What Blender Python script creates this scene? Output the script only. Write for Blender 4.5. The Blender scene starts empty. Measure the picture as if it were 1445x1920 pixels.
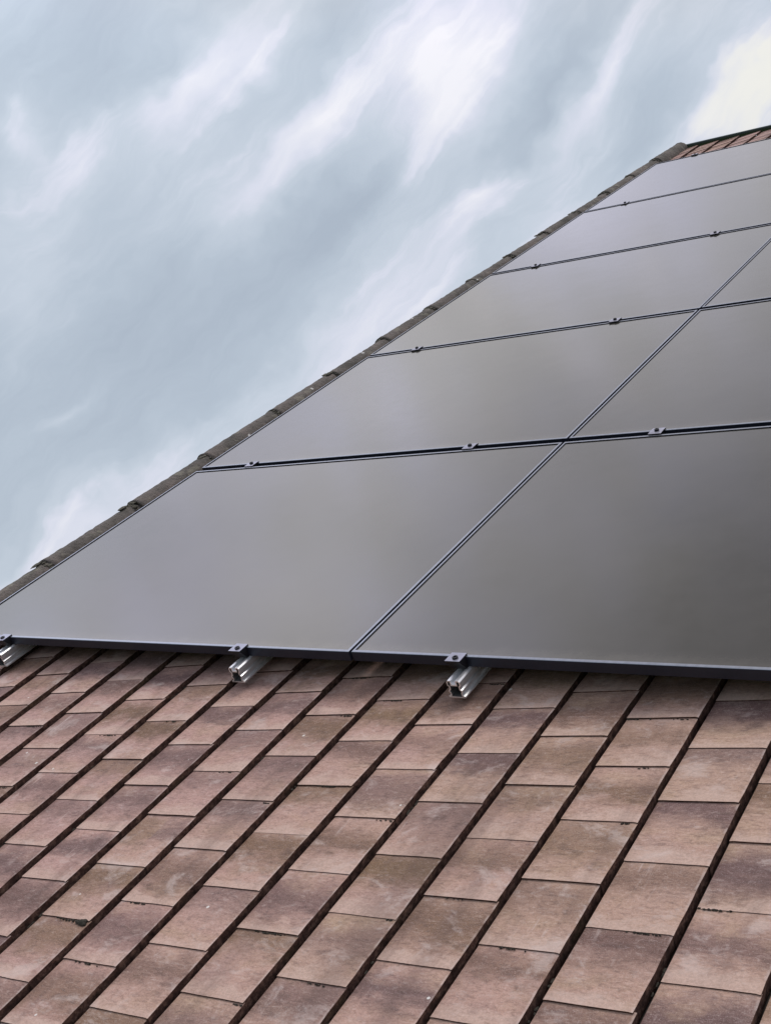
# Black solar panels on a brown tiled roof under a streaky overcast sky.
import bpy, bmesh, math, random
from mathutils import Vector, Matrix
random.seed(7)
R = math.radians
scene = bpy.context.scene
C = scene.collection

# ---------------------------------------------------------------- frame of the roof
S = 1.70                      # metres per roof unit (one panel row)
PITCH = R(31)
EAVE_Z = 4.9                  # height of the roof-plane origin (bottom edge of the array)
cp, sp = math.cos(PITCH), math.sin(PITCH)
ROOF = Matrix(((S, 0, 0, 0), (0, S * cp, -S * sp, 0), (0, S * sp, S * cp, EAVE_Z), (0, 0, 0, 1)))
ROT = Matrix(((1, 0, 0), (0, cp, -sp), (0, sp, cp)))


def W(u, v, n):               # roof coordinates (along eave, up slope, outward) -> world
    return ROOF @ Vector((u, v, n))


# ---------------------------------------------------------------- helpers
def mesh_obj(name, bm, mats, parent=None, origin=(0, 0, 0), roof=True, smooth=False):
    """bm is in roof units relative to `origin` (roof coords); the object is placed there."""
    me = bpy.data.meshes.new(name)
    bm.normal_update()
    for f in bm.faces:
        f.smooth = smooth
    if roof:
        bmesh.ops.scale(bm, vec=(S, S, S), verts=bm.verts)
    bm.to_mesh(me)
    bm.free()
    o = bpy.data.objects.new(name, me)
    for m in (mats if isinstance(mats, (list, tuple)) else [mats]):
        me.materials.append(m)
    C.objects.link(o)
    if parent is not None:
        o.parent = parent
        if roof:
            o.location = Vector(origin) * S
    elif roof:
        o.matrix_world = Matrix.Translation(W(*origin)) @ ROT.to_4x4()
    return o


def empty(name, origin, label, cat, group=None):
    o = bpy.data.objects.new(name, None)
    o.empty_display_size = 0.1
    o.matrix_world = Matrix.Translation(W(*origin)) @ ROT.to_4x4()
    C.objects.link(o)
    tag(o, label, cat, group)
    return o


def tag(o, label=None, cat=None, group=None, kind=None):
    if label: o['label'] = label
    if cat: o['category'] = cat
    if group: o['group'] = group
    if kind: o['kind'] = kind
    return o


def box(bm, x0, x1, y0, y1, z0, z1, mi=0, bevel=0.0):
    v = [bm.verts.new(p) for p in ((x0, y0, z0), (x1, y0, z0), (x1, y1, z0), (x0, y1, z0),
                                   (x0, y0, z1), (x1, y0, z1), (x1, y1, z1), (x0, y1, z1))]
    fs = [bm.faces.new([v[i] for i in q]) for q in ((3, 2, 1, 0), (4, 5, 6, 7), (0, 1, 5, 4),
                                                    (1, 2, 6, 5), (2, 3, 7, 6), (3, 0, 4, 7))]
    for f in fs: f.material_index = mi
    if bevel:
        es = list({e for f in fs for e in f.edges})
        bmesh.ops.bevel(bm, geom=es, offset=bevel, segments=1, affect='EDGES')


def prism(bm, prof, axis, a0, a1, mi=0):
    """prof: list of 2D points. axis 'x': prof=(y,z) extruded along x; 'y': prof=(x,z)."""
    def P(p, a): return (a, p[0], p[1]) if axis == 'x' else (p[0], a, p[1])
    A = [bm.verts.new(P(p, a0)) for p in prof]
    B = [bm.verts.new(P(p, a1)) for p in prof]
    n = len(prof)
    fs = [bm.faces.new(A), bm.faces.new(B[::-1])]
    for i in range(n):
        fs.append(bm.faces.new((A[i], A[(i + 1) % n], B[(i + 1) % n], B[i])))
    for f in fs: f.material_index = mi
    bmesh.ops.recalc_face_normals(bm, faces=fs)


# ---------------------------------------------------------------- node helper
class NT:
    def __init__(self, tree):
        self.t = tree; self.n = tree.nodes; self.l = tree.links
    def new(self, kind, **kw):
        nd = self.n.new(kind)
        for k, v in kw.items():
            if k.startswith('i_'):
                nd.inputs[k[2:].replace('_', ' ')].default_value = v
            else:
                setattr(nd, k, v)
        return nd
    def link(self, a, b): self.l.new(a, b)
    def _set(self, sock, v):
        if hasattr(v, 'is_output') or hasattr(v, 'links'):
            self.l.new(v, sock)
        else:
            sock.default_value = v
    def math(self, op, a, b=0.0, c=None, clamp=False):
        nd = self.n.new('ShaderNodeMath'); nd.operation = op; nd.use_clamp = clamp
        self._set(nd.inputs[0], a)
        if len(nd.inputs) > 1: self._set(nd.inputs[1], b)
        if c is not None: self._set(nd.inputs[2], c)
        return nd.outputs[0]
    def mix(self, fac, a, b, blend='MIX'):
        nd = self.n.new('ShaderNodeMix'); nd.data_type = 'RGBA'; nd.blend_type = blend
        nd.clamp_factor = True
        self._set(nd.inputs[0], fac); self._set(nd.inputs[6], a); self._set(nd.inputs[7], b)
        return nd.outputs[2]
    def ramp(self, fac, stops, interp='LINEAR'):
        nd = self.n.new('ShaderNodeValToRGB'); nd.color_ramp.interpolation = interp
        e = nd.color_ramp.elements
        while len(e) < len(stops): e.new(0.5)
        for el, (p, c) in zip(e, stops):
            el.position = p
            el.color = c if len(c) == 4 else (*c, 1)
        self._set(nd.inputs[0], fac)
        return nd.outputs[0]
    def smooth(self, x, a, b):
        nd = self.n.new('ShaderNodeMapRange'); nd.interpolation_type = 'SMOOTHSTEP'
        self._set(nd.inputs[0], x)
        nd.inputs[1].default_value = a; nd.inputs[2].default_value = b
        return nd.outputs[0]
    def noise(self, vec, scale, detail=4, rough=0.55, dist=0.0, lac=2.0):
        nd = self.n.new('ShaderNodeTexNoise')
        self._set(nd.inputs['Vector'], vec)
        nd.inputs['Scale'].default_value = scale; nd.inputs['Detail'].default_value = detail
        nd.inputs['Roughness'].default_value = rough; nd.inputs['Distortion'].default_value = dist
        nd.inputs['Lacunarity'].default_value = lac
        return nd.outputs[0]
    def mapping(self, vec, loc=(0, 0, 0), rot=(0, 0, 0), scale=(1, 1, 1)):
        nd = self.n.new('ShaderNodeMapping')
        self._set(nd.inputs['Vector'], vec)
        nd.inputs['Location'].default_value = loc
        nd.inputs['Rotation'].default_value = rot
        nd.inputs['Scale'].default_value = scale
        return nd.outputs[0]
    def combine(self, x, y, z=0.0):
        nd = self.n.new('ShaderNodeCombineXYZ')
        for s, v in zip(nd.inputs, (x, y, z)): self._set(s, v)
        return nd.outputs[0]
    def sep(self, v):
        nd = self.n.new('ShaderNodeSeparateXYZ'); self._set(nd.inputs[0], v)
        return nd.outputs
    def bump(self, h, strength, dist):
        nd = self.n.new('ShaderNodeBump')
        self._set(nd.inputs['Height'], h)
        nd.inputs['Strength'].default_value = strength; nd.inputs['Distance'].default_value = dist
        return nd.outputs[0]


def material(name):
    m = bpy.data.materials.new(name); m.use_nodes = True
    nt = NT(m.node_tree)
    b = nt.n['Principled BSDF']
    return m, nt, b


def rgb(h):                   # display hex -> linear
    c = [int(h[i:i + 2], 16) / 255 for i in (0, 2, 4)]
    return tuple(x / 12.92 if x <= 0.04045 else ((x + 0.055) / 1.055) ** 2.4 for x in c) + (1,)


# ---------------------------------------------------------------- materials
def make_tile_material():
    m, t, b = material('weathered_concrete_tile')
    uv = t.new('ShaderNodeUVMap', uv_map='tile_uv').outputs[0]
    x, y, _ = t.sep(uv)
    rnd = t.new('ShaderNodeAttribute', attribute_name='tile_random').outputs
    r1, r2, r3 = t.sep(rnd[1])
    obj = t.new('ShaderNodeTexCoord').outputs['Object']
    # per-tile shifted coordinates so that no two tiles carry the same blotches
    shift = t.new('ShaderNodeVectorMath', operation='SCALE'); t.link(rnd[1], shift.inputs[0]); shift.inputs[3].default_value = 37.0
    tc = t.new('ShaderNodeVectorMath', operation='ADD'); t.link(obj, tc.inputs[0]); t.link(shift.outputs[0], tc.inputs[1])
    tc = tc.outputs[0]
    big = t.noise(t.mapping(tc, scale=(1, 2.0, 1)), 5.5, 5, 0.6, 0.4)
    mid = t.noise(t.mapping(tc, scale=(1, 2.2, 1)), 17, 5, 0.65, 0.6)
    fine = t.noise(obj, 150, 3, 0.7)
    grit = t.noise(obj, 420, 2, 0.8)
    roofwide = t.noise(obj, 0.5, 2, 0.5)
    # base: pale mauve pink to sand, tile by tile; sand gets commoner to the right of the roof
    ox, oy, oz = t.sep(obj)
    drift = t.math('ADD', t.math('MULTIPLY', ox, 0.25), t.math('MULTIPLY', roofwide, 0.6))
    hue = t.math('ADD', t.math('MULTIPLY', r1, 0.30), t.math('SUBTRACT', drift, 0.45), clamp=True)
    base = t.ramp(hue, [(0.0, TC['mauve']), (0.5, TC['pink']), (1.0, TC['sand'])])
    base2 = t.ramp(big, [(0.3, TC['lilac']), (0.52, TC['pink']), (0.7, TC['sand'])])
    base = t.mix(0.45, base, base2)
    # colour-blended bands across the tile (sprayed at the works), wavy edges
    yw = t.math('ADD', y, t.math('MULTIPLY', t.math('SUBTRACT', big, 0.5), 0.75))
    yw = t.math('ADD', yw, t.math('MULTIPLY', t.math('SUBTRACT', mid, 0.5), 0.35))
    ctr = t.math('ADD', 0.48, t.math('MULTIPLY', r2, 0.40))
    wid = t.math('ADD', 0.24, t.math('MULTIPLY', r3, 0.22))
    d = t.math('DIVIDE', t.math('ABSOLUTE', t.math('SUBTRACT', yw, ctr)), wid)
    band = t.math('SUBTRACT', 1.0, t.smooth(d, 0.05, 1.3))
    bandcol = t.ramp(t.math('FRACT', t.math('ADD', t.math('MULTIPLY', r1, 5.3), t.math('MULTIPLY', ox, 0.05))),
                     [(0.0, TC['plum']), (0.42, TC['plum2']), (0.6, TC['brown']), (1.0, TC['brown2'])])
    bandstr = t.math('MULTIPLY', band, t.math('ADD', 0.50, t.math('MULTIPLY', t.math('FRACT', t.math('MULTIPLY', r2, 7.7)), 0.50)))
    col = t.mix(bandstr, base, bandcol)
    # dark speckle and blotches of grime inside the band
    sm = t.smooth(mid, 0.5, 0.72)
    col = t.mix(t.math('MULTIPLY', sm, t.math('ADD', 0.12, t.math('MULTIPLY', band, 0.32))), col, TC['grime'])
    # clouded grain inside the concrete: streaky light and dark flecks
    str_ = t.noise(t.mapping(tc, scale=(1.0, 3.2, 1)), 38, 4, 0.7, 0.8)
    col = t.mix(t.math('MULTIPLY', t.smooth(str_, 0.48, 0.68), 0.42), col, TC['grime'])
    col = t.mix(t.math('MULTIPLY', t.math('SUBTRACT', 1.0, t.smooth(str_, 0.30, 0.46)), 0.26), col, TC['scuff'])
    # pale lower lip
    lip = t.math('SUBTRACT', 1.0, t.smooth(yw, 0.02, 0.22))
    col = t.mix(t.math('MULTIPLY', lip, 0.62), col, TC['cream'])
    # scuffs: fine pale scratches in a few tiles
    scr = t.noise(t.mapping(tc, rot=(0, 0, 0.6), scale=(28, 2.2, 1)), 3.0, 3, 0.6)
    scm = t.smooth(t.noise(tc, 6.0, 2, 0.5), 0.60, 0.74)
    col = t.mix(t.math('MULTIPLY', t.math('MULTIPLY', t.smooth(scr, 0.56, 0.68), scm), 0.42), col, TC['scuff'])
    # grain
    col = t.mix(t.math('MULTIPLY', t.smooth(fine, 0.38, 0.62), 0.42), col, TC['grain'], 'MULTIPLY')
    col = t.mix(t.math('MULTIPLY', t.smooth(grit, 0.54, 0.68), 0.34), col, TC['scuff'])
    # faint rain staining running down the slope, across tile joints
    rain = t.noise(t.mapping(obj, scale=(7.0, .55, 1)), 1.0, 4, 0.6)
    col = t.mix(t.math('MULTIPLY', t.smooth(rain, 0.5, 0.72), 0.38), col, TC['grime'])
    blot = t.noise(obj, 8.5, 5, 0.72)
    col = t.mix(t.math('MULTIPLY', t.smooth(blot, 0.56, 0.72), 0.30), col, TC['plum'])
    # pale worn patches where the colour coat has weathered off, with gritty borders
    worn = t.math('ADD', t.noise(t.mapping(obj, loc=(4, 9, 1), scale=(1, 1.4, 1)), 7.0, 6, 0.72, 0.5), t.math('MULTIPLY', t.math('SUBTRACT', fine, 0.5), 0.16))
    col = t.mix(t.math('MULTIPLY', t.smooth(worn, 0.54, 0.68), 0.34), col, TC['scuff'])
    # worn pale rim on the right edge, with the edge highlight painted in
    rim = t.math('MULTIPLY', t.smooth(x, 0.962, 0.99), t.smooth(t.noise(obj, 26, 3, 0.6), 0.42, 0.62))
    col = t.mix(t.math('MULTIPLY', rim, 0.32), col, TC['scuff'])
    # white lichen dots
    vor = t.new('ShaderNodeTexVoronoi', feature='F1'); vor.inputs['Scale'].default_value = 9.0
    t.link(obj, vor.inputs['Vector'])
    vr = t.sep(vor.outputs['Color'])[0]
    dot = t.math('MULTIPLY', t.math('LESS_THAN', vor.outputs['Distance'], t.math('MULTIPLY', vr, 0.055)), t.math('GREATER_THAN', vr, 0.62))
    col = t.mix(t.math('MULTIPLY', dot, 0.8), col, TC['lichen'])
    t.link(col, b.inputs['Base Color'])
    b.inputs['Roughness'].default_value = 0.82
    b.inputs['Specular IOR Level'].default_value = 0.25
    h = t.math('ADD', t.math('MULTIPLY', fine, 0.5), t.math('ADD', t.math('MULTIPLY', grit, 0.3), t.math('MULTIPLY', mid, 0.8)))
    t.link(t.bump(h, 0.6, 0.005), b.inputs['Normal'])
    return m


TC = dict(mauve=(.495, .305, .280, 1), pink=(.55, .34, .288, 1), sand=(.52, .358, .248, 1), lilac=(.49, .315, .302, 1),
          plum=(.165, .100, .098, 1), plum2=(.185, .108, .102, 1), brown=(.20, .115, .075, 1), brown2=(.25, .155, .090, 1),
          grime=(.10, .065, .06, 1), cream=(.66, .48, .40, 1), scuff=(.74, .62, .58, 1), grain=(.66, .62, .60, 1),
          lichen=(.82, .80, .76, 1))


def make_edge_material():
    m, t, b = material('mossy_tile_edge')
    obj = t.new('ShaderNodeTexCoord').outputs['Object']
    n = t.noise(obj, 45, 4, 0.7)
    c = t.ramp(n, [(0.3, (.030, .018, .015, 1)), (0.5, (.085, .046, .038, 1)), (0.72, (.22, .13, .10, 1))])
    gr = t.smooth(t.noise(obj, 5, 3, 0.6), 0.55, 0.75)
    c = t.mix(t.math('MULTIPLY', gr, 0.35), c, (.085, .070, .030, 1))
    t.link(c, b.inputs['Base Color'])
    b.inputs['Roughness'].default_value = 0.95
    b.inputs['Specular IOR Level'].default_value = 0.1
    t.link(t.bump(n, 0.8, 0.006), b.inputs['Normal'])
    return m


def make_verge_material():
    m, t, b = material('lichened_verge_concrete')
    obj = t.new('ShaderNodeTexCoord').outputs['Object']
    wob = t.new('ShaderNodeObjectInfo').outputs['Random']
    sh = t.new('ShaderNodeVectorMath', operation='ADD'); t.link(obj, sh.inputs[0])
    cx = t.combine(t.math('MULTIPLY', wob, 31.0), t.math('MULTIPLY', wob, 17.0)); t.link(cx, sh.inputs[1])
    p = sh.outputs[0]
    n1 = t.noise(p, 6, 5, 0.65); n2 = t.noise(p, 40, 4, 0.7)
    c = t.ramp(n1, [(0.3, (.072, .066, .058, 1)), (0.5, (.140, .122, .110, 1)), (0.72, (.21, .170, .155, 1))])
    c = t.mix(t.math('MULTIPLY', t.smooth(n2, 0.5, 0.68), 0.55), c, (.06, .055, .045, 1))
    c = t.mix(t.math('MULTIPLY', t.smooth(t.noise(p, 11, 3, 0.6), 0.56, 0.68), 0.45), c, (.30, .28, .22, 1))
    vor = t.new('ShaderNodeTexVoronoi', feature='F1'); vor.inputs['Scale'].default_value = 7.0
    t.link(p, vor.inputs['Vector'])
    vr = t.sep(vor.outputs['Color'])[0]
    dot = t.math('MULTIPLY', t.math('LESS_THAN', vor.outputs['Distance'], t.math('MULTIPLY', vr, 0.13)), t.math('GREATER_THAN', vr, 0.35))
    c = t.mix(t.math('MULTIPLY', dot, 0.85), c, (.72, .70, .68, 1))
    t.link(c, b.inputs['Base Color'])
    b.inputs['Roughness'].default_value = 0.9
    t.link(t.bump(t.math('ADD', n2, n1), 0.9, 0.02), b.inputs['Normal'])
    return m


def make_mortar_material():
    m, t, b = material('mossy_mortar')
    obj = t.new('ShaderNodeTexCoord').outputs['Object']
    n = t.noise(obj, 30, 4, 0.7)
    c = t.ramp(n, [(0.3, (.035, .032, .024, 1)), (0.6, (.13, .12, .095, 1)), (0.8, (.24, .22, .19, 1))])
    t.link(c, b.inputs['Base Color']); b.inputs['Roughness'].default_value = 0.95
    t.link(t.bump(n, 0.9, 0.01), b.inputs['Normal'])
    return m


def make_moss_material():
    m, t, b = material('dark_moss')
    obj = t.new('ShaderNodeTexCoord').outputs['Object']
    n = t.noise(obj, 120, 3, 0.7)
    c = t.ramp(n, [(0.35, (.018, .015, .011, 1)), (0.65, (.060, .052, .040, 1))])
    t.link(c, b.inputs['Base Color']); b.inputs['Roughness'].default_value = 1.0
    return m


def make_glass_material():
    # matt textured solar glass over black cells
    m, t, b = material('black_solar_glass')
    obj = t.new('ShaderNodeTexCoord').outputs['Object']
    rnd = t.new('ShaderNodeObjectInfo').outputs['Random']
    n = t.noise(t.mapping(obj, scale=(1, 1, 1)), 1.3, 4, 0.55)
    n2 = t.noise(obj, 14, 4, 0.65)
    dust = t.math('ADD', t.math('MULTIPLY', n, 0.7), t.math('MULTIPLY', n2, 0.3))
    c = t.ramp(dust, [(0.3, GL['dark']), (0.7, GL['dust'])])
    # grime settled along the lower lip of every panel
    gy = t.sep(obj)[1]
    low = t.math('SUBTRACT', 1.0, t.smooth(t.math('ADD', gy, t.math('MULTIPLY', n2, 0.10)), 0.03, 0.13))
    c = t.mix(t.math('MULTIPLY', low, 0.5), c, (.17, .155, .135, 1))
    # a few dried water marks and specks
    vor = t.new('ShaderNodeTexVoronoi', feature='F1'); vor.inputs['Scale'].default_value = 2.3
    t.link(t.mapping(obj, loc=(3.1, 1.7, 0)), vor.inputs['Vector'])
    vr = t.sep(vor.outputs['Color'])[0]
    sp_ = t.math('MULTIPLY', t.math('SUBTRACT', 1.0, t.smooth(vor.outputs['Distance'], 0.006, 0.018)), t.math('GREATER_THAN', vr, 0.8))
    c = t.mix(t.math('MULTIPLY', sp_, 0.35), c, (.4, .4, .38, 1))
    t.link(c, b.inputs['Base Color'])
    b.inputs['IOR'].default_value = GL['ior']
    rg = t.math('ADD', GL['rough'], t.math('MULTIPLY', t.math('SUBTRACT', n2, 0.5), 0.10))
    t.link(rg, b.inputs['Roughness'])
    b.inputs['Specular Tint'].default_value = GL['tint']
    t.link(t.bump(t.noise(obj, 2.2, 2, 0.5), 0.05, 0.02), b.inputs['Normal'])
    return m


GL = dict(dark=(.040, .037, .033, 1), dust=(.064, .059, .051, 1), ior=1.95, rough=0.11, tint=(1.0, 0.97, 0.95, 1))


def make_metal(name, base, rough, metallic=1.0, nscale=60):
    m, t, b = material(name)
    obj = t.new('ShaderNodeTexCoord').outputs['Object']
    n = t.noise(t.mapping(obj, scale=(1, .15, 1)), nscale, 3, 0.6)
    c = t.mix(t.smooth(n, 0.3, 0.7), tuple(x * 0.86 for x in base[:3]) + (1,), base)
    t.link(c, b.inputs['Base Color'])
    b.inputs['Metallic'].default_value = metallic
    t.link(t.math('ADD', rough - 0.06, t.math('MULTIPLY', n, 0.12)), b.inputs['Roughness'])
    return m


MAT = dict(
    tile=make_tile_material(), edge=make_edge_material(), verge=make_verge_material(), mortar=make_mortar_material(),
    moss=make_moss_material(), glass=make_glass_material(),
    frame=make_metal('black_anodised_frame_lit', (.37, .39, .45, 1), 0.32),  # sky sheen on the black lips put into a paler base colour
    frame_shaded=make_metal('black_anodised_frame_shaded', (.024, .029, .050, 1), 0.42, 0.4),  # same anodising, shade of the upright faces put into the colour
    clamp=make_metal('dark_anodised_clamp_lit', (.42, .42, .50, 1), 0.38),  # clamp tops: light from above painted in as a paler metal
    clamp_shaded=make_metal('dark_anodised_clamp_shaded', (.006, .006, .010, 1), 0.5, 0.0),  # same clamp metal, side shade put in as a near-black colour
    bolt=make_metal('black_bolt', (.02, .02, .026, 1), 0.45, 0.4),
    rail=make_metal('mill_aluminium', (.92, .92, .94, 1), 0.32, metallic=0.75, nscale=6),
    rail_inside=make_metal('aluminium_bore', (.45, .45, .47, 1), 0.55),
)


def plain(name, c1, c2, scale, rough=0.9):
    m, t, b = material(name)
    obj = t.new('ShaderNodeTexCoord').outputs['Object']
    n = t.noise(obj, scale, 5, 0.6)
    t.link(t.mix(n, c1, c2), b.inputs['Base Color']); b.inputs['Roughness'].default_value = rough
    t.link(t.bump(n, 0.4, 0.01), b.inputs['Normal'])
    return m


MAT['render_wall'] = plain('rendered_wall', (.50, .46, .40, 1), (.58, .54, .48, 1), 8)
MAT['grass'] = plain('grass_field', (.045, .075, .022, 1), (.085, .11, .035, 1), 0.4)
MAT['ridge'] = make_metal('green_grey_ridge_metal', (.045, .075, .075, 1), 0.5, 0.3)
MAT['timber'] = plain('painted_fascia', (.05, .04, .035, 1), (.07, .055, .045, 1), 12)

# ---------------------------------------------------------------- the house and its tiled roof
N_HI, N_LO = -0.065, -0.0754       # tile surface: raised right edge / tucked left edge
PU, U0 = 0.1275, 1.6248            # column pitch, one known right edge
PV, V0 = 0.1282, -0.0495           # gauge, one known butt line
ROOF_L, ROOF_R, ROOF_B, ROOF_T = -0.15, 3.55, -1.42, 5.78

house = empty('house', (0, 0, 0), 'house with a brown concrete tiled roof carrying the black solar panels', 'house')


def build_roof():
    bm = bmesh.new()
    uvl = bm.loops.layers.uv.new('tile_uv')
    rl = bm.loops.layers.float_color.new('tile_random')
    rng = random.Random(3)
    k0 = math.floor((ROOF_L - U0) / PU)
    k1 = math.ceil((ROOF_R - U0) / PU)
    NV = 6
    for k in range(k0, k1):
        ul, ur = U0 + PU * k, U0 + PU * (k + 1)
        off = V0 + (PV * 0.5 if k % 2 else 0.0)
        r0 = math.floor((ROOF_B - off) / PV)
        r1 = math.ceil((ROOF_T - off) / PV)
        coldu = rng.uniform(-.0006, .0006)
        for r in range(r0, r1):
            vb = off + PV * r + rng.uniform(-.0016, .0016)
            vt = off + PV * (r + 1) + 0.006
            if vb > 5.74: continue
            vt = min(vt, 5.762)
            rnd = (rng.random(), rng.random(), rng.random(), 1)
            du = coldu + rng.uniform(-.0012, .0012)
            skew = rng.uniform(-.0015, .0015)
            lift = rng.uniform(-.0005, .0007)
            tilt = 0.0021 + rng.uniform(-.0007, .0009)     # butt stands proud of the tile below
            jag = [rng.uniform(-.00065, .00065) for _ in range(NV + 1)]
            us = [0.0, 0.05, 0.30, 0.65, 0.955, 1.0]
            grid = []
            for j in range(NV + 1):
                f = j / NV
                v = vb + (vt - vb) * f
                row = []
                for i, a in enumerate(us):
                    wl, wr = ul + 0.0046, ur - 0.0010 + du + jag[j]
                    u = wl + (wr - wl) * a + skew * (f - .5) * a
                    n = N_LO + (N_HI - N_LO) * a + lift + tilt * (1 - f) - (0.0009 if a == 1.0 else 0)
                    vv = v + 0.0028 * a * (1 - f) + (rng.uniform(-.0005, .0005) if j == 0 else 0)
                    row.append((bm.verts.new((u, vv, n)), a, f))
                grid.append(row)
            def face(q, mi, uvs=None):
                fc = bm.faces.new([x[0] for x in q]); fc.material_index = mi
                for lp, x in zip(fc.loops, q):
                    lp[uvl].uv = (x[1], x[2]); lp[rl] = rnd
                return fc
            for j in range(NV):
                for i in range(len(us) - 1):
                    face([grid[j][i], grid[j][i + 1], grid[j + 1][i + 1], grid[j + 1][i]], 0)
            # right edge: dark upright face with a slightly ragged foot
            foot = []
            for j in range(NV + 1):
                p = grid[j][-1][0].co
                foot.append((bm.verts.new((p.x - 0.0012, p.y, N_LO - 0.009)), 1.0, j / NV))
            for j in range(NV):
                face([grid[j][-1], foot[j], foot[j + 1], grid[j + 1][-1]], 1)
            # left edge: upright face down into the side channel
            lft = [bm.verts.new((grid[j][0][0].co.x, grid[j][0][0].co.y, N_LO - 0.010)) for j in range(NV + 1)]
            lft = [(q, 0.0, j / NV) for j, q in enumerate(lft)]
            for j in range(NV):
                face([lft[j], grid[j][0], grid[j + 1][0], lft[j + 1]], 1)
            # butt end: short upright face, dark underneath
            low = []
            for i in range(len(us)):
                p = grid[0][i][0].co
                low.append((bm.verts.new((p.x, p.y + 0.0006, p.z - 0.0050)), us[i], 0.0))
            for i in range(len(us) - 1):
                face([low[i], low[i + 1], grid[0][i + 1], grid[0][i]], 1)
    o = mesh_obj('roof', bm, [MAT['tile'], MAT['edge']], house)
    return o


roof = build_roof()

# roof deck beneath the tiles (closes the roof from below), as its own part
bm = bmesh.new()
box(bm, ROOF_L + .02, ROOF_R - .01, ROOF_B + .03, ROOF_T - .01, -0.135, -0.090)
mesh_obj('roof_deck', bm, MAT['timber'], house)


def verge_section(bm, rows, cu, cn, seg=14, mi=0, rng=None):
    """half-round shell swept up the slope; rows = [(v, radius, thickness)]"""
    rings = []
    for (v, rad) in rows:
        ring = []
        for s in range(seg + 1):
            a = math.pi * (-0.06 + 1.12 * s / seg)
            rr = rad * (1 + (rng.uniform(-.026, .026) if rng else 0))
            ring.append(bm.verts.new((cu + rr * math.cos(a), v, cn + rr * math.sin(a))))
        rings.append(ring)
    fs = []
    for A, B in zip(rings, rings[1:]):
        for s in range(seg):
            f = bm.faces.new((A[s], A[s + 1], B[s + 1], B[s])); f.material_index = mi; fs.append(f)
    return rings, fs


VU, VN = -0.150, -0.072
V_JOINT0, V_PITCH = 0.435, 0.376
rng = random.Random(11)
joints = [V_JOINT0 + V_PITCH * k for k in range(-5, 14)]
for i, vj in enumerate(joints):
    v0 = max(vj + rng.uniform(-.012, .012), ROOF_B - .03)
    v1 = vj + V_PITCH + 0.02
    last = i == len(joints) - 1
    if last: v1 = 5.735
    bm = bmesh.new()
    ox = rng.uniform(-.004, .004); on = rng.uniform(-.003, .003)
    NR = 26
    rows = []
    for j in range(NR + 1):
        f = j / NR
        rows.append((v0 + (v1 - v0) * f, 0.0505 - 0.0060 * f + (0.001 if j == 0 else 0)))
    if last:
        rows += [(5.752, 0.047), (5.766, 0.043), (5.776, 0.034), (5.780, 0.012)]
    ox = 0.0 if last else ox
    rings, fs = verge_section(bm, rows, VU + ox, VN + on, rng=rng)
    # lower mouth of the tile: a lip with real thickness
    inner = [bm.verts.new((VU + ox + (p.co.x - VU - ox) * 0.80, p.co.y + .0005, VN + on + (p.co.z - VN - on) * 0.80)) for p in rings[0]]
    for s in range(len(inner) - 1):
        bm.faces.new((inner[s], inner[s + 1], rings[0][s + 1], rings[0][s])).material_index = 0
    deep = [bm.verts.new((p.co.x, p.co.y + .05, p.co.z)) for p in inner]
    for s in range(len(inner) - 1):
        bm.faces.new((deep[s], deep[s + 1], inner[s + 1], inner[s])).material_index = 1
    o = mesh_obj('verge_tile', bm, [MAT['verge'], MAT['mortar']], roof, smooth=True)


def lump(bm, c, rx, ry, rz, rng, sub=2):
    r = bmesh.ops.create_icosphere(bm, subdivisions=sub, radius=1.0)
    for v in r['verts']:
        k = 1 + rng.uniform(-.22, .22)
        v.co = Vector((c[0] + v.co.x * rx * k, c[1] + v.co.y * ry * k, c[2] + v.co.z * rz * k))


# mortar squeezed out under each verge joint, with a knob or two above the roll
for vj in joints[1:]:
    bm = bmesh.new()
    for s in range(15):
        a = math.pi * (0.05 + 0.9 * s / 14)
        rad = 0.0445 + rng.uniform(-.0020, .0040)
        lump(bm, (VU + rad * math.cos(a), vj - .004 + rng.uniform(-.008, .004), VN + rad * math.sin(a)),
             rng.uniform(.005, .008), rng.uniform(.006, .013), rng.uniform(.003, .005), rng, 1)
    for s in range(rng.choice((0, 1, 2, 4))):
        a = math.pi * rng.uniform(.42, .66)
        rad = 0.0485 + rng.uniform(.000, .002)
        lump(bm, (VU + rad * math.cos(a), vj + rng.uniform(-.034, .012), VN + rad * math.sin(a)),
             rng.uniform(.006, .010), rng.uniform(.008, .020), rng.uniform(.002, .0045), rng, 2)
    mesh_obj('mortar_joint', bm, MAT['mortar'], roof)

# ridge: thin folded metal along the top edge
bm = bmesh.new()
prism(bm, [(5.757, -.0600), (5.757, -.0500), (5.762, -.0470), (5.768, -.0470), (5.83, -.084), (5.83, -.088), (5.768, -.0520)], 'x', -0.145, ROOF_R)
for f in bm.faces: f.material_index = 0
mesh_obj('ridge_flashing', bm, MAT['ridge'], roof)

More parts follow.
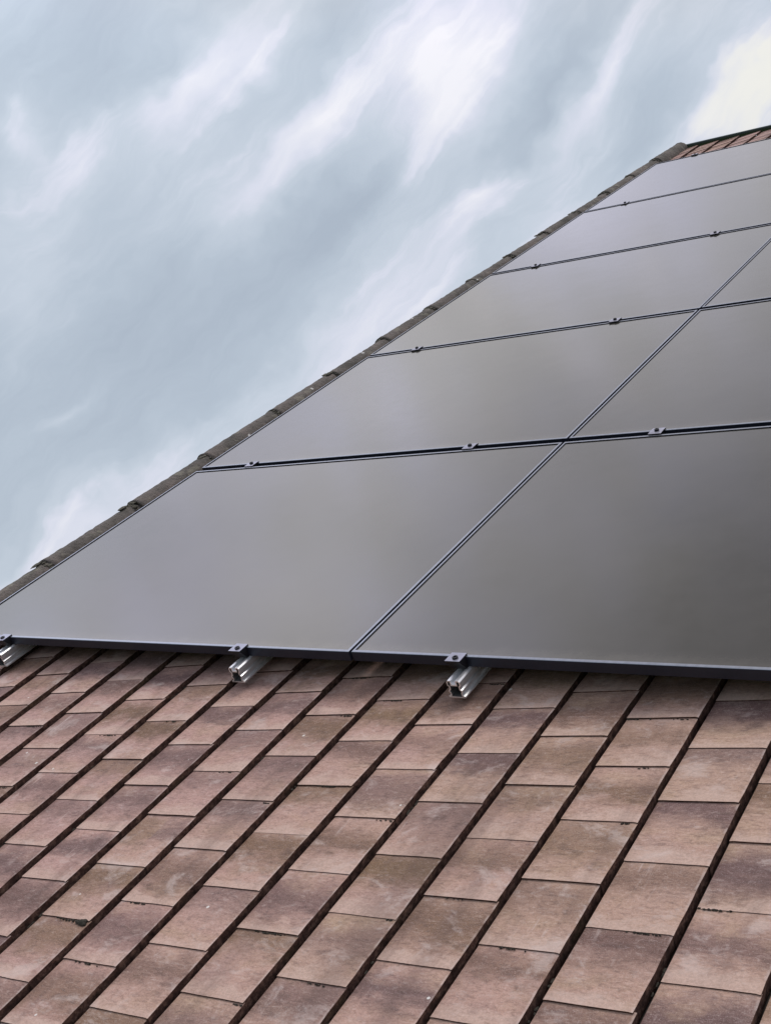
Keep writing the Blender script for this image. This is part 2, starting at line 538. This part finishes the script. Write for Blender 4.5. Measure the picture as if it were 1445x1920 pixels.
# moss tufts, sparse, along butt lines and in the side channels
bm = bmesh.new()
rng = random.Random(21)
spots = []
def butt(k, r): return U0 + PU * k, V0 + (PV * .5 if k % 2 else 0) + PV * r
for n_ in range(62):
    k = rng.randint(-13, 5); r = rng.randint(-6, 0)
    u, v = butt(k, r)
    if rng.random() < .6:
        c = u + PU * (1 - .85 * rng.random() ** 1.6)
        for q in range(rng.randint(4, 26)):
            a = c + rng.gauss(0, .010) + .003 * rng.random() * q * rng.choice((-1, 1)) * .3
            fr = (a - u) / PU
            if not .03 < fr < .98: continue
            lump(bm, (a, v - .0012 + rng.uniform(-.001, .001), N_LO + (N_HI - N_LO) * fr + .0012), rng.uniform(.0008, .0030),
                 rng.uniform(.0006, .0016), rng.uniform(.0005, .0014), rng, 1)
    else:
        for q in range(rng.randint(2, 7)):
            lump(bm, (u + rng.uniform(.001, .0035), v + rng.gauss(0, .02), N_LO + .0005), rng.uniform(.0012, .0028),
                 rng.uniform(.002, .005), rng.uniform(.0008, .0018), rng, 1)
# one big grey-green cushion, lower left
u, v = butt(-4, -5)
lump(bm, (u + PU * .90, v - .002, N_HI + .001), .0095, .0062, .0042, rng, 2)
lump(bm, (u + PU * .80, v - .002, N_HI - .000), .0050, .0038, .0030, rng, 2)
lump(bm, (u + PU * .70, v - .001, N_HI - .001), .0038, .0026, .0024, rng, 2)
for q in range(5):
    lump(bm, (u + PU * (.40 + .055 * q), v - .0015, N_LO + .0075), .0028, .002, .002, rng, 1)
moss = mesh_obj('moss', bm, MAT['moss'], roof)
tag(moss, kind='stuff')

# walls, fascia, gutter: the rest of the house under this roof slope
def world_part(name, verts, faces, mat):
    me = bpy.data.meshes.new(name)
    me.from_pydata([ROT.transposed() @ (Vector(p) - W(0, 0, 0)) for p in verts], [], faces)
    me.materials.append(mat)
    o = bpy.data.objects.new(name, me); C.objects.link(o); o.parent = house
    return o

e = W(0, ROOF_B + .22, -.14); tp = W(0, ROOF_T - .02, -.14)
xl, xr = (ROOF_L + .05) * S, (ROOF_R - .05) * S
world_part('wall', [(xl, e.y, 0), (xr, e.y, 0), (xr, tp.y, 0), (xl, tp.y, 0), (xl, e.y, e.z), (xr, e.y, e.z), (xr, tp.y, tp.z), (xl, tp.y, tp.z)],
           [(0, 1, 5, 4), (1, 2, 6, 5), (2, 3, 7, 6), (3, 0, 4, 7)], MAT['render_wall'])
bm = bmesh.new(); box(bm, ROOF_L, ROOF_R - .01, ROOF_B + .018, ROOF_B + .029, -0.22, -0.092)
mesh_obj('fascia', bm, MAT['timber'], house)

# ---------------------------------------------------------------- solar panels
PW = 1.30785                  # panel pitch across
GAPV, GAPU = 0.0175, 0.0068
FH, LIP, LIPX, REC = 0.0205, 0.0066, 0.0052, 0.0022


def make_panel():
    w, h = PW - GAPU, 1 - GAPV
    bm = bmesh.new()
    o = [(0, 0), (w, 0), (w, h), (0, h)]
    def ring(inset, z):
        ix = min(inset, LIPX) if inset == LIP else inset
        return [bm.verts.new((x + (ix if x == 0 else -ix), y + (inset if y == 0 else -inset), z)) for x, y in o]
    bv = 0.0007
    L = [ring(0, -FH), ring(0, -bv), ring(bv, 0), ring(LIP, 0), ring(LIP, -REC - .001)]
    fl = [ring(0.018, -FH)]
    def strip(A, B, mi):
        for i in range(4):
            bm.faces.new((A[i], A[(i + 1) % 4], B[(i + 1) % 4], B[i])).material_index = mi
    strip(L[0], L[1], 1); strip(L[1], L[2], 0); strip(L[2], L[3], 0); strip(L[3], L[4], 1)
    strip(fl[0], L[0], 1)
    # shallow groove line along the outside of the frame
    f = mesh_obj('frame', bm, [MAT['frame'], MAT['frame_shaded']])
    bm = bmesh.new()
    a = LIP - .0003; ax = LIPX - .0003
    box(bm, ax, w - ax, a, h - a, -REC - .003, -REC)
    g = mesh_obj('glass', bm, MAT['glass'])
    return f.data, g.data, f, g


fme, gme, f0, g0 = make_panel()
for tmp in (f0, g0): bpy.data.objects.remove(tmp)
PANEL_LABELS = {
    (0, 0): 'black solar panel at the bottom left, its lower edge just above the bare tiles',
    (0, 1): 'black solar panel at the bottom right, the darkest and nearest one',
    (1, 0): 'second black panel up along the rounded verge tiles',
    (1, 1): 'black panel directly above the darkest bottom right panel',
    (2, 0): 'middle black panel of the five beside the rounded verge',
    (2, 1): 'black panel third row up, right of the long seam, cut off by the photo',
    (3, 0): 'black panel fourth up beside the verge, second from the ridge',
    (4, 0): 'topmost black panel by the verge, right under the ridge tiles',
}
for (r, c), lab in PANEL_LABELS.items():
    org = (c * PW + (0 if c == 0 else 0.0), r + (0 if r == 0 else GAPV * 0.5), 0)
    p = empty('solar_panel', org, lab, 'solar panel', 'black framed solar panels laid in rows on the roof')
    org_shift = (random.uniform(-.0007, .0007), random.uniform(-.0012, .0012), random.uniform(-.0006, .0006))
    for nm, me in (('frame', fme), ('glass', gme)):
        o = bpy.data.objects.new(nm, me); C.objects.link(o); o.parent = p
        o.location = Vector(org_shift) * S

# ---------------------------------------------------------------- rails
RW, RH = 0.0285, 0.0350
RAIL_TOP = -FH - 0.0005


def offset_poly(P, d):
    out = []
    n = len(P)
    for i in range(n):
        a, b_, c = Vector(P[i - 1]), Vector(P[i]), Vector(P[(i + 1) % n])
        e1 = (b_ - a).normalized(); e2 = (c - b_).normalized()
        n1 = Vector((-e1.y, e1.x)); n2 = Vector((-e2.y, e2.x))
        k = (n1 + n2) / (1 + n1.dot(n2))
        out.append(b_ + k * d)
    return out


def make_rail(v0, v1):
    hw = RW / 2
    side = [(hw + .0035, 0), (hw + .0035, .0030), (hw - .0018, .0050), (hw - .0018, .0090), (hw, .0110), (hw, .0150),
            (hw - .0030, .0172), (hw - .0030, .0225), (hw, .0248), (hw, .0322), (hw - .0028, RH)]
    P = side + [(.0050, RH), (.0050, RH - .0085), (-.0050, RH - .0085), (-.0050, RH)] + [(-a, b_) for a, b_ in side[::-1]]
    Q = offset_poly(P, 0.0022)
    bm = bmesh.new()
    n = len(P)
    z0 = RAIL_TOP - RH
    O0 = [bm.verts.new((p[0], v0, p[1] + z0)) for p in P]; O1 = [bm.verts.new((p[0], v1, p[1] + z0)) for p in P]
    I0 = [bm.verts.new((p[0], v0, p[1] + z0)) for p in Q]; I1 = [bm.verts.new((p[0], v1, p[1] + z0)) for p in Q]
    for i in range(n):
        j = (i + 1) % n
        bm.faces.new((O0[i], O0[j], O1[j], O1[i]))
        bm.faces.new((O0[j], O0[i], I0[i], I0[j]))
        bm.faces.new((O1[i], O1[j], I1[j], I1[i]))
        f = bm.faces.new((I0[j], I0[i], I1[i], I1[j])); f.material_index = 1
    return bm


RAILS = [(0.171 * PW, 'aluminium mounting rail end nearest the left edge of the photo'),
         (0.777 * PW, 'aluminium mounting rail end between the left corner and the panel seam'),
         (1.184 * PW, 'aluminium mounting rail end right of the panel seam, third from the left')]
ENDV = [-0.0470, -0.0465, -0.0480]
RAIL_DU = [0.008, 0.008, 0.0125]
for (u, lab), ve, du in zip(RAILS, ENDV, RAIL_DU):
    u += du
    o = mesh_obj('mounting_rail', make_rail(ve, 4.992), [MAT['rail'], MAT['rail_inside']], origin=(u, 0, 0))
    tag(o, lab, 'rail', 'aluminium rails under the panels')

# ---------------------------------------------------------------- clamps
def bolt_mesh(rad, z0, z1, sock=True):
    bm = bmesh.new()
    seg = 18
    def ring(r, z): return [bm.verts.new((r * math.cos(2 * math.pi * i / seg), r * math.sin(2 * math.pi * i / seg), z)) for i in range(seg)]
    rings = [ring(rad, z0), ring(rad, z1 - .0006), ring(rad * .88, z1), ring(rad * .52, z1), ring(rad * .50, z1 - .0025)]
    for A, B in zip(rings, rings[1:]):
        for i in range(seg):
            bm.faces.new((A[i], A[(i + 1) % seg], B[(i + 1) % seg], B[i]))
    bm.faces.new(rings[-1])
    return bm


def make_end_clamp():
    # Z-profile: lip on the frame, top plate, leg against the frame, foot on the rail
    hw = 0.0160
    bm = bmesh.new()
    prism(bm, [(.0070, .0004), (.0070, .0030), (-.0215, .0030), (-.0215, .0002), (-.0110, RAIL_TOP + .007),
               (-.0085, RAIL_TOP + .0003), (-.0008, RAIL_TOP + .0003), (-.0008, .0004)], 'x', -hw, hw)
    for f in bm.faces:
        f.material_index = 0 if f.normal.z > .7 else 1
    body = mesh_obj('clamp_body', bm, [MAT['clamp'], MAT['clamp_shaded']])
    b1 = bolt_mesh(.0056, .0026, .0058)
    for v in b1.verts: v.co.y -= .0105; v.co.x += .001
    bt = mesh_obj('bolt', b1, MAT['bolt'])
    return [body, bt]


def make_mid_clamp():
    g = GAPV
    hw = 0.0165
    bm = bmesh.new()
    prism(bm, [(-g / 2 - .0085, .0003), (g / 2 + .0085, .0003), (g / 2 + .0085, .0026), (g / 2 - .001, .0034), (-g / 2 + .001, .0034), (-g / 2 - .0085, .0026)],
          'x', -hw, hw)
    prism(bm, [(-g / 2 + .001, .0002), (-g / 2 + .001, -.017), (g / 2 - .001, -.017), (g / 2 - .001, .0002)], 'x', -hw * .9, hw * .9)
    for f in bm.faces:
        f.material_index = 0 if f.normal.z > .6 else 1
    body = mesh_obj('clamp_body', bm, [MAT['clamp'], MAT['clamp_shaded']])
    bt = mesh_obj('bolt', bolt_mesh(.0058, .0030, .0078), MAT['bolt'])
    return [body, bt]


PROTO = {'end_clamp': make_end_clamp(), 'mid_clamp': make_mid_clamp()}
PARTS = {k: [(o.name.split('.')[0], o.data) for o in v] for k, v in PROTO.items()}
for v in PROTO.values():
    for o in v: bpy.data.objects.remove(o)


def clamp(kind, u, v, label, group, flip=False):
    e_ = empty(kind, (u, v, 0), label, 'clamp', group)
    if flip:
        e_.matrix_world = e_.matrix_world @ Matrix.Rotation(math.pi, 4, 'Z')
    for nm, me in PARTS[kind]:
        o = bpy.data.objects.new(nm, me); C.objects.link(o); o.parent = e_
    return e_


EG = 'end clamps on the panel edges'
MG = 'mid clamps in the gaps between panel rows'
u0, u1, u2 = (r[0] for r in RAILS)
clamp('end_clamp', u0, 0, 'dark end clamp cut by the left edge of the photo', EG)
clamp('end_clamp', u1, 0, 'dark end clamp on the lower panel edge, middle of the three above the rail ends', EG)
clamp('end_clamp', u2 + .004, 0, 'dark end clamp on the lower panel edge right of the seam', EG)
clamp('end_clamp', u0, 5 - GAPV / 2 , 'tiny dark end clamp on the top panel edge under the ridge tiles', EG, True)
mids = [(u0, 1, 'dark mid clamp in the lowest gap, near the verge'),
        (u1, 1, 'dark mid clamp in the lowest gap, just left of where the seams cross'),
        (u2, 1, 'dark mid clamp in the lowest gap, right of where the seams cross'),
        (u0, 2, 'dark mid clamp in the second gap up, near the verge'),
        (u1, 2, 'dark mid clamp in the second gap up, left of the long seam'),
        (u0, 3, 'small dark mid clamp in the third gap up, near the verge'),
        (u1, 3, 'small dark mid clamp in the third gap up, near the right edge'),
        (u0, 4, 'small dark mid clamp in the highest gap below the ridge')]
for u, v, lab in mids:
    clamp('mid_clamp', u, v, lab, MG)

# ---------------------------------------------------------------- ground
bm = bmesh.new()
bmesh.ops.create_grid(bm, x_segments=8, y_segments=8, size=3000)
g = mesh_obj('ground', bm, MAT['grass'], roof=False)
tag(g, kind='structure')

# ---------------------------------------------------------------- sky
world = bpy.data.worlds.new('World'); scene.world = world; world.use_nodes = True
t = NT(world.node_tree)
bg = t.n['Background']
SUN_EL, SUN_AZ = R(81), R(25)     # azimuth from +Y (up slope), clockwise positive
sky = t.new('ShaderNodeTexSky', sky_type='NISHITA', sun_disc=False)
sky.sun_elevation = SUN_EL; sky.sun_rotation = SUN_AZ
sky.air_density = 1.0; sky.dust_density = 1.5; sky.ozone_density = 1.0
skyc = t.new('ShaderNodeVectorMath', operation='SCALE'); t.link(sky.outputs[0], skyc.inputs[0]); skyc.inputs[3].default_value = 1.0
d = t.new('ShaderNodeTexCoord').outputs['Generated']
dx, dy, dz = t.sep(d)
DEG = 180 / math.pi
az = t.math('MULTIPLY', t.math('ARCTAN2', dx, dy), DEG)
el = t.math('MULTIPLY', t.math('ARCSINE', dz), DEG)
k = t.math('COSINE', t.math('MULTIPLY', el, 1 / DEG))
# domain warp so that no cloud has a ruled edge
w1 = t.noise(d, 7.0, 3, 0.55); w2 = t.noise(t.mapping(d, loc=(5, 3, 9)), 7.0, 3, 0.55)
w3 = t.noise(d, 22.0, 3, 0.6); w4 = t.noise(t.mapping(d, loc=(15, 3, 2)), 22.0, 3, 0.6)
azw = t.math('ADD', az, t.math('ADD', t.math('MULTIPLY', t.math('SUBTRACT', w1, .5), 5.0), t.math('MULTIPLY', t.math('SUBTRACT', w3, .5), 2.2)))
elw = t.math('ADD', el, t.math('ADD', t.math('MULTIPLY', t.math('SUBTRACT', w2, .5), 5.0), t.math('MULTIPLY', t.math('SUBTRACT', w4, .5), 2.2)))
# cloud banks: azimuth, elevation, half length, half width (degrees), tilt, density
CLOUDS = [
    (-46.3, 23.9, 4.32, 1.30, 50, 0.85), (-52.4, 19.9, 3.31, 1.42, 46, 0.45), (-40.8, 22.4, 4.50, 1.10, 46, 0.95),
    (-34.4, 24.7, 4.26, 2.3, 61, 1.15), (-26.6, 24.7, 4.11, 0.85, 51, 0.75), (-19.9, 23.6, 3.55, 1.40, 49, 1.0),
    (-37.3, 13.6, 8.45, 2.3, 47, 0.75), (-51.3, 2.7, 6.26, 1.1, 39, 0.75), (-55.4, 20.7, 0.89, 1.00, 7, 0.50),
    (-53.8, 14.7, 2.07, 4.38, 5, 0.30), (-51.7, 8.8, 2.05, 0.44, 36, 0.30), (-32.3, 19.7, 2.12, 0.70, 49, 0.6),
    (-21.8, 26.5, 2.24, 1.22, 46, 0.30), (-45.1, 18.4, 3.65, 1.95, 42, 0.5), (-47.9, 13.0, 9.36, 4.19, 38, -0.40),
    (-30.1, 23.3, 4.27, 1.24, 53, -0.50), (-51.4, 25.4, 3.66, 2.06, 48, -0.30), (-39.4, 18.7, 3.16, 0.97, 45, -0.35),
    (-40.9, 26.2, 2.05, 1.02, 50, -0.20), (-25.1, 22.2, 3.30, 0.88, 50, -0.35), (-27.6, 19.1, 2.78, 1.39, 43, 0.50),
]
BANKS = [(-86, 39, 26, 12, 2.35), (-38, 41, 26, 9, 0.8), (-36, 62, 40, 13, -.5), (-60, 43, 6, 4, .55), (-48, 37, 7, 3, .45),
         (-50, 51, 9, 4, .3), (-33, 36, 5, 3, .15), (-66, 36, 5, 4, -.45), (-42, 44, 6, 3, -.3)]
tot = None
for (a, e_, l, w, ang, s) in CLOUDS:
    ca, sa = math.cos(R(ang)), math.sin(R(ang))
    ck = math.cos(R(e_))
    x = t.math('MULTIPLY', t.math('SUBTRACT', azw, a), ck)
    y = t.math('SUBTRACT', elw, e_)
    p = t.math('MULTIPLY', t.math('ADD', t.math('MULTIPLY', x, ca), t.math('MULTIPLY', y, sa)), 1 / l)
    q = t.math('MULTIPLY', t.math('SUBTRACT', t.math('MULTIPLY', y, ca), t.math('MULTIPLY', x, sa)), 1 / w)
    r2 = t.math('POWER', t.math('ADD', t.math('MULTIPLY', p, p), t.math('MULTIPLY', q, q)), 0.85)
    gss = t.math('MULTIPLY', t.math('EXPONENT', t.math('MULTIPLY', r2, -1.0)), s)
    tot = gss if tot is None else t.math('ADD', tot, gss)
# wind-drawn streaks, everywhere
A = R(48)
sv = t.combine(t.math('ADD', t.math('MULTIPLY', azw, math.cos(A) / 16), t.math('MULTIPLY', elw, math.sin(A) / 16)),
               t.math('SUBTRACT', t.math('MULTIPLY', elw, math.cos(A) / 3.6), t.math('MULTIPLY', azw, math.sin(A) / 3.6)))
streak = t.noise(sv, 1.0, 5, 0.55, 0.3)
fine = t.noise(sv, 3.2, 5, 0.6, 0.2)
tot = t.math('ADD', tot, t.math('MULTIPLY', t.math('SUBTRACT', streak, 0.5), 0.62))
tot = t.math('ADD', tot, t.math('MULTIPLY', t.math('SUBTRACT', fine, 0.5), 0.42))
wisp = t.noise(sv, 7.5, 6, 0.62, 0.25)
tot = t.math('ADD', tot, t.math('MULTIPLY', t.math('SUBTRACT', wisp, 0.5), 0.15))
sv2 = t.combine(t.math('ADD', t.math('MULTIPLY', az, math.cos(A) / 11), t.math('MULTIPLY', elw, math.sin(A) / 11)),
                t.math('SUBTRACT', t.math('MULTIPLY', elw, math.cos(A) / 1.3), t.math('MULTIPLY', az, math.sin(A) / 1.3)))
hair = t.smooth(t.noise(sv2, 1.0, 5, 0.5, 0.15), 0.48, 0.72)
tot = t.math('ADD', tot, t.math('MULTIPLY', t.math('MULTIPLY', hair, t.smooth(tot, -.2, .5)), 0.32))
patch = t.noise(t.mapping(d, loc=(2.2, 7.1, 4.4)), 5.5, 3, 0.55)
fac = t.math('ADD', t.math('MULTIPLY', tot, 0.66), 0.255, clamp=True)
SKY_BRIGHT = 1.0
cloudcol = t.ramp(fac, [(0.0, rgb('adb9c8')), (0.22, rgb('b8c4d2')), (0.45, rgb('c7d1de')), (0.66, rgb('dadeec')), (1.0, rgb('f1f1f8'))])
# faint warm cream toward the brightest cloud at the right
tint = t.math('MULTIPLY', t.smooth(az, -27, -19), t.smooth(fac, 0.5, 0.9))
cloudcol = t.mix(t.math('MULTIPLY', tint, 0.8), cloudcol, rgb('f0efe6'))
cl = t.new('ShaderNodeVectorMath', operation='SCALE'); t.link(cloudcol, cl.inputs[0]); 
# broad bright and dull regions of the overcast, higher up
lum = 1.0
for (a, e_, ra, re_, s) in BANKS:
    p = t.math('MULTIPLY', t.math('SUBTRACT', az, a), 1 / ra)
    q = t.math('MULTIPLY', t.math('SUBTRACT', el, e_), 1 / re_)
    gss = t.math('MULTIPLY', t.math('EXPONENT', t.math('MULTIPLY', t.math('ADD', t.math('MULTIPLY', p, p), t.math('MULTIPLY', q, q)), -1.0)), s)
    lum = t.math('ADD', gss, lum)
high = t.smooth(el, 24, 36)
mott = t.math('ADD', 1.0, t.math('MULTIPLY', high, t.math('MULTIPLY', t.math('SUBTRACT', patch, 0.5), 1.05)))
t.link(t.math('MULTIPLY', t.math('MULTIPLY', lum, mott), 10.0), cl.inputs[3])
warm = t.mix(t.smooth(patch, .38, .62), (1.16, 1.0, .88, 1), (1.10, .97, 1.0, 1))
cloudcol2 = t.mix(high, cloudcol, t.mix(1.0, cloudcol, warm, 'MULTIPLY'))
t.link(cloudcol2, cl.inputs[0])
# thin veil of clear sky through the overcast
mixc = t.mix(0.98, skyc.outputs[0], cl.outputs[0])
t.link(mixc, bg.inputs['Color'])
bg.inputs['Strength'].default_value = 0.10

sun = bpy.data.lights.new('sun', 'SUN'); sun.energy = 1.5; sun.angle = R(28); sun.color = (1.0, 0.96, 0.90)
so = bpy.data.objects.new('sun', sun); C.objects.link(so)
sd = Vector((math.sin(SUN_AZ) * math.cos(SUN_EL), math.cos(SUN_AZ) * math.cos(SUN_EL), math.sin(SUN_EL)))
so.rotation_euler = sd.to_track_quat('Z', 'Y').to_euler()
so.location = (0, 0, 30)

# ---------------------------------------------------------------- camera
cam = bpy.data.cameras.new('camera'); co = bpy.data.objects.new('camera', cam); C.objects.link(co)
CU = Vector((2.75725017, -1.51447444, 1.00876133))
rt = ROT @ Vector((0.79868336, 0.52342384, -0.29687097))
up = ROT @ Vector((0.0356395, 0.45133296, 0.89164364))
bk = ROT @ Vector((0.60069519, -0.72272127, 0.34181756))
M = Matrix((rt, up, bk)).transposed().to_4x4()
M.translation = W(*CU)
co.matrix_world = M
cam.sensor_fit = 'VERTICAL'; cam.sensor_height = 36; cam.sensor_width = 36
cam.lens = 36 * 2259.1 / 1920
cam.clip_start = 0.05; cam.clip_end = 8000
scene.camera = co

scene.cycles.max_bounces = 4
scene.render.resolution_x, scene.render.resolution_y = 770, 1024
scene.view_settings.view_transform = 'Standard'
scene.view_settings.look = 'None'
scene.view_settings.exposure = 0.0
scene.view_settings.gamma = 1.0
